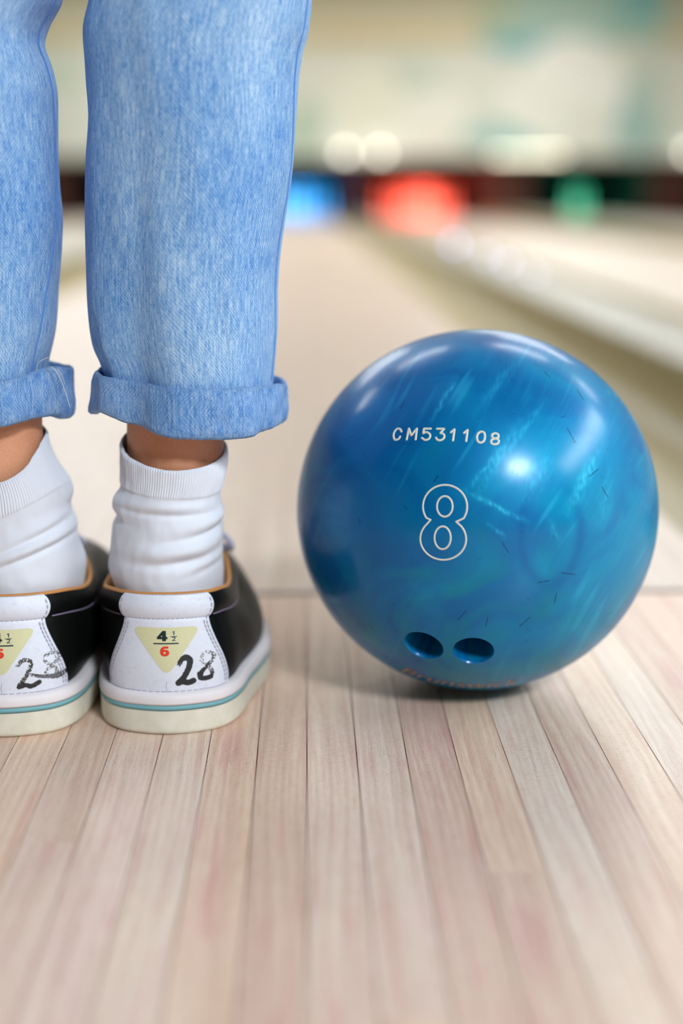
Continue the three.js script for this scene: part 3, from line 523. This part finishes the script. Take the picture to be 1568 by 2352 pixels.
sock(2, table([[0.045, -0.205], [0.08, -0.206], [0.1, -0.2045], [0.12, -0.202], [0.14, -0.2], [0.162, -0.204]]), table([[0.045, -0.1365], [0.068, -0.1345], [0.085, -0.1318], [0.0988, -0.1342], [0.115, -0.1352], [0.1323, -0.1385], [0.147, -0.145], [0.159, -0.1492], [0.17, -0.1495]]), zbL, zfR,
  wrapTab([[-2.6, 0.16], [-1.57, 0.148], [-0.6, 0.1405], [0, 0.141], [0.6, 0.1475], [1.0, 0.155], [1.57, 0.162], [2.6, 0.166]]),
  [{ y: 0.0985, slope: 0.012, amp: 0.0018, w: 0.0032, th: 0.5, tw: 0.9 }, { y: 0.107, slope: 0.014, amp: 0.0014, w: 0.0032, th: 0.7, tw: 0.7 }, { y: 0.13, slope: 0.003, amp: 0.0022, w: 0.008, th: 1.6, tw: 0.5 }],
  (th) => 0.1215 + 0.014 * Math.sin(th)).userData.label = 'white ribbed sock on the left foot';

// --- bowling shoes
const leatherBump = dataTexture(512, 512, (x, y, c) => { const a = N3(x * 0.11, y * 0.11, 2), b = N3(x * 0.23, y * 0.23, 5); c[0] = c[1] = c[2] = 150 - 110 * Math.abs(a) - 60 * Math.abs(b); }, false);
leatherBump.repeat.set(6, 6);
const blackLeather = phys({ color: 0x0d0f0e, roughness: 0.42, specularIntensity: 0.3 });
const tan = std({ color: 0xc98a4b, roughness: 0.7 });
const outsoleMat = std({ map: dataTexture(256, 256, (x, y, c) => { const a = fbm(x * 0.03, y * 0.03, 2, 4), b = N3(x * 0.5, y * 0.5, 4); c[0] = 226 + 16 * a + 5 * b; c[1] = 221 + 18 * a + 5 * b; c[2] = 203 + 22 * a + 6 * b; }, true), roughness: 0.75 });
const tealMat = std({ color: 0x76aeb6, roughness: 0.6 }), foxMat = std({ color: 0xe9e1e3, roughness: 0.6 });
const stitchMat = std({ color: 0xa9a6b8, roughness: 0.8 }), darkStitch = std({ color: 0xa894b8, roughness: 0.8 });
const tongueMat = std({ color: 0x141617, roughness: 0.5 }), laceMat = std({ color: 0xb4b4cc, roughness: 0.9 });

function shoe(side, x, z, turn, print, text) {
  const g = group('shoe', x - PX.x, 0, z - PX.z, person); g.rotation.y = turn; g.userData.label = text;
  // right-shoe layout: +x is the outer side; the left shoe mirrors it
  const O = [[0, 0], [0.02, -0.0042], [0.0325, -0.0128], [0.0402, -0.029], [0.0445, -0.052], [0.0505, -0.077], [0.0548, -0.103], [0.0535, -0.132], [0.0478, -0.163], [0.0395, -0.195], [0.0285, -0.224], [0.0105, -0.242], [-0.0105, -0.248], [-0.0295, -0.243], [-0.0435, -0.226], [-0.051, -0.2], [-0.0525, -0.17], [-0.0505, -0.14], [-0.0475, -0.112], [-0.0455, -0.083], [-0.0435, -0.055], [-0.0402, -0.029], [-0.0325, -0.0128], [-0.02, -0.0042]];
  const K = [[0, 0.079, -0.0098], [0.0135, 0.0788, -0.0122], [0.0238, 0.078, -0.0195], [0.0295, 0.0762, -0.033], [0.0325, 0.073, -0.05], [0.033, 0.0712, -0.07], [0.0315, 0.0728, -0.09], [0.0285, 0.077, -0.106], [0.0215, 0.0805, -0.117], [0.015, 0.0825, -0.123], [0.008, 0.0835, -0.126], [0.002, 0.084, -0.127], [-0.004, 0.084, -0.127], [-0.01, 0.084, -0.1265], [-0.016, 0.0832, -0.125], [-0.022, 0.082, -0.121], [-0.029, 0.0795, -0.114], [-0.035, 0.076, -0.102], [-0.0395, 0.0728, -0.086], [-0.041, 0.0715, -0.068], [-0.0395, 0.073, -0.05], [-0.0335, 0.0762, -0.033], [-0.0242, 0.078, -0.0195], [-0.0135, 0.0788, -0.0122]];
  const cO = new THREE.CatmullRomCurve3(O.map(([a, b]) => V(a * side, 0, b)), true, 'catmullrom', 0.5), cK = new THREE.CatmullRomCurve3(K.map(([a, y, b]) => V(a * side, y, b)), true, 'catmullrom', 0.5);
  const outAt = (u) => { const t = cO.getTangent(((u % 1) + 1) % 1), n = V(-t.z * side, 0, t.x * side).negate(); const p = cO.getPoint(((u % 1) + 1) % 1); if (n.dot(p.clone().sub(V(0, 0, -0.13))) < 0) n.negate(); return n.setY(0).normalize(); };
  const wrap1 = (u) => ((u % 1) + 1) % 1;
  const sole = (prof) => grid(200, prof.length - 1, (u, v) => { const k = Math.round(v * (prof.length - 1)), [o, y] = prof[k]; return cO.getPoint(wrap1(u)).addScaledVector(outAt(u), o).setY(y); }, { closed: true, flip: side < 0, uv: (u, v, q) => [u * 8, q.y * 12] });
  const cap = (o, y) => { const n = 120, p = [0, y, -0.13], t = [0.5, 0.5], idx = []; for (let i = 0; i < n; i++) { const q = cO.getPoint(i / n).addScaledVector(outAt(i / n), o); p.push(q.x, y, q.z); t.push(q.x * 12, q.z * 12); idx.push(0, 1 + i, 1 + (i + 1) % n); } const b = new THREE.BufferGeometry(); b.setAttribute('position', new THREE.Float32BufferAttribute(p, 3)); b.setAttribute('uv', new THREE.Float32BufferAttribute(t, 2)); b.setIndex(idx); b.computeVertexNormals(); return b; };
  mesh('outsole', merged([sole([[-0.0018, 0.0004], [-0.0006, 0.0012], [0, 0.003], [0, 0.008], [0, 0.0145]]), cap(-0.0018, 0.0004), cap(0, 0.0145)]), outsoleMat, g).userData.label = 'off-white rubber outsole';
  mesh('sole_stripe', sole([[-0.003, 0.0144], [0.0002, 0.0146], [0.0003, 0.0161], [0.0002, 0.0176], [-0.003, 0.0178]]), tealMat, g).userData.label = 'thin teal stripe around the sole';
  mesh('welt', merged([sole([[-0.003, 0.0177], [0.0004, 0.0178], [0.0007, 0.019], [0.0006, 0.0215], [-0.0002, 0.0234], [-0.0016, 0.0243], [-0.0042, 0.0248], [-0.0075, 0.0246], [-0.0095, 0.0235]]), cap(-0.009, 0.0236)]), foxMat, g).userData.label = 'pale padded welt above the stripe';
  // upper: a ring of surface between the sole and the ankle opening
  const front = (u) => { const k = Math.abs(((wrap1(u) + 0.5) % 1) - 0.5) * 24; return smooth(k, 5.5, 9.5); };
  const S = (u, v) => {
    const n = outAt(u), o = cO.getPoint(wrap1(u)).addScaledVector(n, -0.0052).setY(0.0235), k = cK.getPoint(wrap1(u)), w = front(u);
    const c1 = o.clone().addScaledVector(n, lerp(0.0035, 0.001, w)).add(V(0, lerp(0.02, 0.03, w), 0));
    const side2 = k.clone().addScaledVector(n, 0.0005).add(V(0, -0.02, 0)), flat = k.clone().lerp(o, 0.42).setY(k.y - 0.004);
    const c2 = side2.lerp(flat, w), m = 1 - v;
    const p = o.multiplyScalar(m * m * m).addScaledVector(c1, 3 * m * m * v).addScaledVector(c2, 3 * m * v * v).addScaledVector(k, v * v * v);
    const pad = (1 - w) * (0.0022 * Math.sin(clamp((v - 0.78) / 0.22, 0, 1) * Math.PI) - 0.0006 * gauss((v - 0.775) / 0.02));
    const bulge = (1 - w) * 0.0035 * smooth(Math.abs(((wrap1(u) + 0.5) % 1) - 0.5) * 24, 2.5, 5) * Math.sin(v * Math.PI);
    return p.addScaledVector(n, pad + bulge);
  };
  mesh('upper', grid(240, 40, (u, v) => S(u, v), { closed: true, flip: side < 0 }), blackLeather, g).userData.label = 'glossy black leather upper';
  mesh('lining', grid(200, 6, (u, v) => { const p = S(u, 1), n = outAt(u), c = [[0.0005, 0], [0.0002, 0.001], [-0.001, 0.0016], [-0.0024, 0.0008], [-0.0036, -0.004], [-0.0044, -0.016], [-0.003, -0.03]][Math.round(v * 6)]; return p.addScaledVector(n, c[0]).add(V(0, c[1], 0)); }, { closed: true, flip: side < 0 }), tan, g).userData.label = 'tan leather lining rim';
  // white heel panel
  const bound = table([[0, 0.104], [0.12, 0.102], [0.3, 0.0935], [0.5, 0.0815], [0.68, 0.0735], [0.77, 0.0735], [0.82, 0.0785], [0.9, 0.082], [0.97, 0.08], [1, 0.075]]);
  const nrm = (u, v) => { const e = 0.003, a = S(u + e, v).sub(S(u - e, v)), b = S(u, Math.min(1, v + e * 3)).sub(S(u, Math.max(0, v - e * 3))), n = a.cross(b).normalize(); if (n.dot(outAt(u)) < 0) n.negate(); return n; };
  const VB = 0.015, panelUV = (q) => [(q.x + 0.05) / 0.1, (q.y - 0.016) / 0.068];
  const P = (u, v, off) => S(u, v).addScaledVector(nrm(u, v), off);
  const panelGeo = grid(80, 64, (a, b) => {
    const ea = Math.min(a, 1 - a) * 80, eb = Math.min(b * 3, 1 - b) * 64, v = lerp(VB, 1, clamp((b - 0.02) / 0.96, 0, 1)), s = clamp((a - 0.02) / 0.96, 0, 1) * 2 - 1;
    return P(s * bound(v), v, (ea < 0.5 || eb < 0.5) ? -0.0004 : ea < 1.6 ? 0.0012 : 0.0016);
  }, { flip: side < 0, uv: (a, b, q) => panelUV(q) });
  const panelMap = canvasTexture(1024, 696, (c, w, h) => {
    c.fillStyle = '#e9edf9'; c.fillRect(0, 0, w, h);
    for (let i = 0; i < 1500; i++) { c.fillStyle = rnd() < 0.5 ? 'rgba(255,255,255,0.10)' : 'rgba(196,198,214,0.10)'; c.beginPath(); c.arc(rnd() * w, rnd() * h, 2 + rnd() * 9, 0, 7); c.fill(); }
    const X = (m) => (m + 0.05) / 0.1 * w, Y = (y) => h - (y - 0.016) / 0.068 * h;
    c.strokeStyle = 'rgba(96,94,112,0.75)'; c.lineWidth = 2.4; c.beginPath(); c.moveTo(X(0.0002), Y(0.024)); c.lineTo(X(-0.0002), Y(0.0285)); c.lineTo(X(0.0004), Y(0.031)); c.stroke();
    print.ink(c, X, Y);
  });
  const panel = mesh('heel_panel', panelGeo, phys({ map: panelMap, roughness: 0.42, bumpMap: leatherBump, bumpScale: 0.00022, clearcoat: 0.15, clearcoatRoughness: 0.3 }), g); panel.userData.label = 'white leather heel panel with hand-inked 28';
  // size sticker, laid on the panel
  const find = (x, y) => { let u = 0, v = 0.5; for (let k = 0; k < 14; k++) { let lo = -0.12, hi = 0.12; for (let i = 0; i < 22; i++) { const m = (lo + hi) / 2; if (S(m, v).x * side < x * side) lo = m; else hi = m; } u = (lo + hi) / 2; let a = 0.02, b = 0.97; for (let i = 0; i < 20; i++) { const m = (a + b) / 2; if (S(u, m).y < y) a = m; else b = m; } v = (a + b) / 2; } return [u, v]; };
  const cx = print.x, tri = [[-0.0192, 0.0612], [0.0188, 0.0612], [0.0002, 0.0338]], ring = [];
  tri.forEach((p, i) => {
    const a = tri[(i + 2) % 3], b = tri[(i + 1) % 3], q = (t, r) => { const d = Math.hypot(t[0] - p[0], t[1] - p[1]); return [p[0] + (t[0] - p[0]) * r / d, p[1] + (t[1] - p[1]) * r / d]; };
    const s = q(a, 0.0062), e = q(b, 0.0062); for (let k = 0; k <= 6; k++) { const t = k / 6; ring.push([lerp(lerp(s[0], p[0], t), lerp(p[0], e[0], t), t), lerp(lerp(s[1], p[1], t), lerp(p[1], e[1], t), t)]); }
    for (let k = 1; k < 8; k++) ring.push([lerp(e[0], q(p, 0)[0], 0) + 0, e[1]].map((_, j) => lerp(e[j], b[j] + (p[j] - b[j]) * 0.0062 / Math.hypot(p[0] - b[0], p[1] - b[1]), k / 8)));
  });
  const pos = [], uvs = [], idx = [], M = ring.length, RINGS = 7;
  for (let r = 0; r <= RINGS; r++) for (let i = 0; i < M; i++) {
    const s = r / RINGS, px = cx + ring[i][0] * s, py = 0.0525 + (ring[i][1] - 0.0525) * s, [u, v] = find(px, py), q = P(u, v, 0.00178);
    pos.push(q.x, q.y, q.z); uvs.push((ring[i][0] * s + 0.022) / 0.044, (py - 0.034) / 0.03);
  }
  for (let r = 0; r < RINGS; r++) for (let i = 0; i < M; i++) { const a = r * M + i, b = r * M + (i + 1) % M, c = a + M, d = b + M; idx.push(a, b, c, b, d, c); }
  const sg = new THREE.BufferGeometry(); sg.setAttribute('position', new THREE.Float32BufferAttribute(pos, 3)); sg.setAttribute('uv', new THREE.Float32BufferAttribute(uvs, 2)); sg.setIndex(idx); sg.computeVertexNormals();
  const stickerMap = canvasTexture(880, 600, (c, w, h) => {
    c.fillStyle = '#d9d6aa'; c.fillRect(0, 0, w, h);
    for (let i = 0; i < 1600; i++) { c.fillStyle = rnd() < 0.5 ? 'rgba(236,234,205,0.25)' : 'rgba(190,184,132,0.25)'; c.beginPath(); c.arc(rnd() * w, rnd() * h, 1 + rnd() * 4, 0, 7); c.fill(); }
    const X = (m) => (m / 1000 + 0.022) / 0.044 * w, Y = (m) => h - (m / 1000 - 0.034) / 0.03 * h, k = w / 44;
    const put = (s, x, y, size, sx, col) => { c.save(); c.translate(X(x), Y(y)); c.scale(sx, 1); c.font = 'bold ' + size * k + 'px sans-serif'; c.textAlign = 'center'; c.fillStyle = col; c.strokeStyle = col; c.lineWidth = size * k * 0.06; c.lineJoin = 'round'; c.fillText(s, 0, 0); if (size > 5) c.strokeText(s, 0, 0); c.restore(); };
    put('4', -2.0, 53.9, 7.4, 1.3, '#0f2226'); put('1', 4.0, 56.9, 3.1, 1.2, '#1c3a44'); put('2', 4.1, 53.7, 3.2, 1.3, '#1c3a44');
    c.fillStyle = '#1c3a44'; c.fillRect(X(2.3), Y(56.35), 3.6 * k, 0.4 * k); c.fillStyle = '#143038'; c.fillRect(X(-6.8), Y(52.7), 13.4 * k, 0.75 * k);
    put('6', -0.9, 45.6, 7.0, 1.3, '#e23a22');
  });
  mesh('size_sticker', sg, std({ map: stickerMap, roughness: 0.5, side: THREE.DoubleSide }), panel).userData.label = 'cream triangular size sticker reading 4 1/2 over 6';
  // stitching
  const st = [], dk = [];
  const sew = (list, fn, u0, u1, n, off, len = 0.0015, r = 0.00046) => { for (let i = 0; i < n; i++) { const t = lerp(u0, u1, (i + 0.5) / n), e = 0.002, a = fn(t), b = fn(t + e), d = b.clone().sub(a).normalize(); const cg = new THREE.CapsuleGeometry(r, len, 2, 6); cg.applyQuaternion(new THREE.Quaternion().setFromUnitVectors(V(0, 1, 0), d)); cg.translate(a.x, a.y, a.z); list.push(cg); } };
  sew(st, (t) => P((t * 2 - 1) * (bound(0.775) - 0.004), 0.775, 0.0016), 0.02, 0.98, 18, 0);
  for (const s of [-1, 1]) {
    sew(st, (v) => P(s * (bound(v) - 0.0062), v, 0.0016), 0.05, 0.96, 20, 0);
    sew(st, (v) => P(s * (bound(v) - 0.0115), v, 0.0016), 0.05, 0.74, 15, 0);
    sew(dk, (t) => P(s * lerp(0.088, 0.26, t), 0.775, 0.0001), 0.02, 1, 44, 0, 0.0017, 0.0003);
  }
  sew(st, (t) => cO.getPoint(wrap1((t * 2 - 1) * 0.1)).addScaledVector(outAt((t * 2 - 1) * 0.1), -0.0036).setY(0.0249), 0, 1, 26, 0, 0.0022, 0.0004);
  sew(st, (t) => S((t * 2 - 1) * bound(1) * 0.95, 1).add(V(0, 0.0006, 0)).addScaledVector(outAt((t * 2 - 1) * bound(1)), 0.0012), 0.02, 0.98, 24, 0, 0.0009, 0.0003);
  const sm = mesh('stitching', merged(st), stitchMat, g); sm.userData.kind = 'stuff'; const dm = mesh('dark_stitching', merged(dk), darkStitch, g); dm.userData.kind = 'stuff';
  // tongue and laces at the instep
  mesh('tongue', grid(16, 14, (a, b) => { const s = a * 2 - 1, w = lerp(0.019, 0.024, b); return V(s * w * side, lerp(0.078, 0.104, b) - 0.014 * s * s * (1 - 0.3 * b), lerp(-0.142, -0.11, b) + 0.016 * s * s); }), tongueMat, g);
  const lace = (pts) => new THREE.TubeGeometry(new THREE.CatmullRomCurve3(pts.map(([a, b, c]) => V(a * side, b, c))), 32, 0.0019, 7);
  for (let k = 0; k < 3; k++) mesh('lace', lace([[-0.022, 0.079 - k * 0.006, -0.12 - k * 0.014], [-0.01, 0.0855 - k * 0.006, -0.125 - k * 0.014], [0.008, 0.0865 - k * 0.006, -0.128 - k * 0.014], [0.024, 0.079 - k * 0.006, -0.122 - k * 0.014]]), laceMat, g);
  mesh('lace', lace([[0, 0.0885, -0.126], [0.014, 0.092, -0.121], [0.028, 0.087, -0.115], [0.032, 0.08, -0.115], [0.022, 0.081, -0.122], [0, 0.0895, -0.126]]), laceMat, g);
  mesh('lace', lace([[0, 0.0885, -0.126], [-0.014, 0.092, -0.122], [-0.028, 0.086, -0.119], [-0.03, 0.081, -0.12], [-0.018, 0.082, -0.124], [0, 0.0895, -0.126]]), laceMat, g);
  return g;
}
// hand-inked 28: worn marker strokes
function inkStroke(c, pts, width, wear, seedz) {
  const cv = new THREE.CatmullRomCurve3(pts.map(([x, y]) => V(x, y, 0)), false, 'catmullrom', 0.5), n = 260;
  for (let i = 0; i <= n; i++) {
    const t = i / n, p = cv.getPoint(t), w = wear(t);
    for (let k = 0; k < 7; k++) {
      const a = rnd() * 7, r = Math.sqrt(rnd()) * width, x = p.x + Math.cos(a) * r, y = p.y + Math.sin(a) * r;
      if (rnd() * 0.9 + 0.5 * N3(x * 0.09, y * 0.09, seedz) < w - 0.05) continue;
      c.fillStyle = rnd() < 0.25 * w ? 'rgba(150,120,84,0.5)' : 'rgba(14,18,22,' + (1 - 0.55 * w) + ')';
      c.beginPath(); c.arc(x, y, width * (0.42 - 0.25 * w), 0, 7); c.fill();
    }
  }
}
const mm = (X, Y, pts) => pts.map(([x, y]) => [X(x / 1000), Y(y / 1000)]);
shoe(1, -0.0795, -0.754, 0, {
  x: 0.0003,
  ink: (c, X, Y) => {
    inkStroke(c, mm(X, Y, [[7.2, 40.4], [8.4, 43.3], [11.2, 44.4], [13.2, 42.6], [12.6, 38.6], [9.6, 33], [6.8, 30.2]]), 13, (t) => clamp(0.75 - 2.4 * t, 0, 1), 2);
    inkStroke(c, mm(X, Y, [[6.6, 29.8], [9, 30.6], [12, 29.8], [15, 30.6]]), 13, () => 0, 3);
    inkStroke(c, mm(X, Y, [[23.4, 46], [20.6, 45.4], [19.4, 42.6], [21.6, 39.4], [24.6, 36], [25.2, 33], [23, 31.4], [19.4, 31.6]]), 11, (t) => clamp(0.95 - 0.35 * t, 0.3, 1), 4);
    inkStroke(c, mm(X, Y, [[23.4, 46], [26, 44.4], [25.6, 41.4], [22, 38], [19.4, 35], [18.6, 32]]), 11, (t) => clamp(0.9 - 0.9 * t * t, 0, 1), 5);
    inkStroke(c, mm(X, Y, [[18.4, 34.4], [19, 31.8], [21.6, 31.2], [24.4, 31.6]]), 11, () => 0.05, 6);
  },
}, 'right bowling shoe, black leather with white heel panel and teal-striped sole');
shoe(-1, -0.1708, -0.752, 0, {
  x: 0.0005,
  ink: (c, X, Y) => {
    inkStroke(c, mm(X, Y, [[9.4, 41], [11.4, 43.4], [14.6, 44], [16.4, 41.6], [14.8, 37], [12, 32.6], [9.6, 29.4]]), 12, (t) => 0.82 - 0.2 * t, 12);
    inkStroke(c, mm(X, Y, [[9.4, 28.6], [13, 29.6], [16, 28.6], [20.4, 30.6]]), 12, () => 0.45, 13);
    inkStroke(c, mm(X, Y, [[27.4, 46], [24.6, 45.4], [23.4, 42.8], [25.4, 40], [28.6, 37], [29, 33.6], [26.6, 32]]), 11, () => 0.86, 14);
    inkStroke(c, mm(X, Y, [[27.4, 46], [30.6, 44.6], [30, 41.6], [26.4, 38.6], [24, 35], [25, 32.4]]), 11, () => 0.84, 15);
    inkStroke(c, mm(X, Y, [[16, 35.4], [22, 33.6], [28, 33], [34, 33.8]]), 9, (t) => 0.75 - 0.5 * Math.sin(t * 3), 16);
    inkStroke(c, mm(X, Y, [[24, 33.4], [29, 31.6], [33, 32.6], [35, 35.6]]), 8, (t) => 0.55, 17);
    c.strokeStyle = 'rgba(235,238,250,0.8)'; c.lineWidth = 1.6; for (let i = 0; i < 5; i++) { c.beginPath(); c.moveTo(X(0.016), Y(0.0345 - i * 0.0004)); c.lineTo(X(0.031), Y(0.0335 - i * 0.0005)); c.stroke(); }
  },
}, 'left bowling shoe, black leather with white heel panel and smudged ink');

renderer.render(scene, camera);
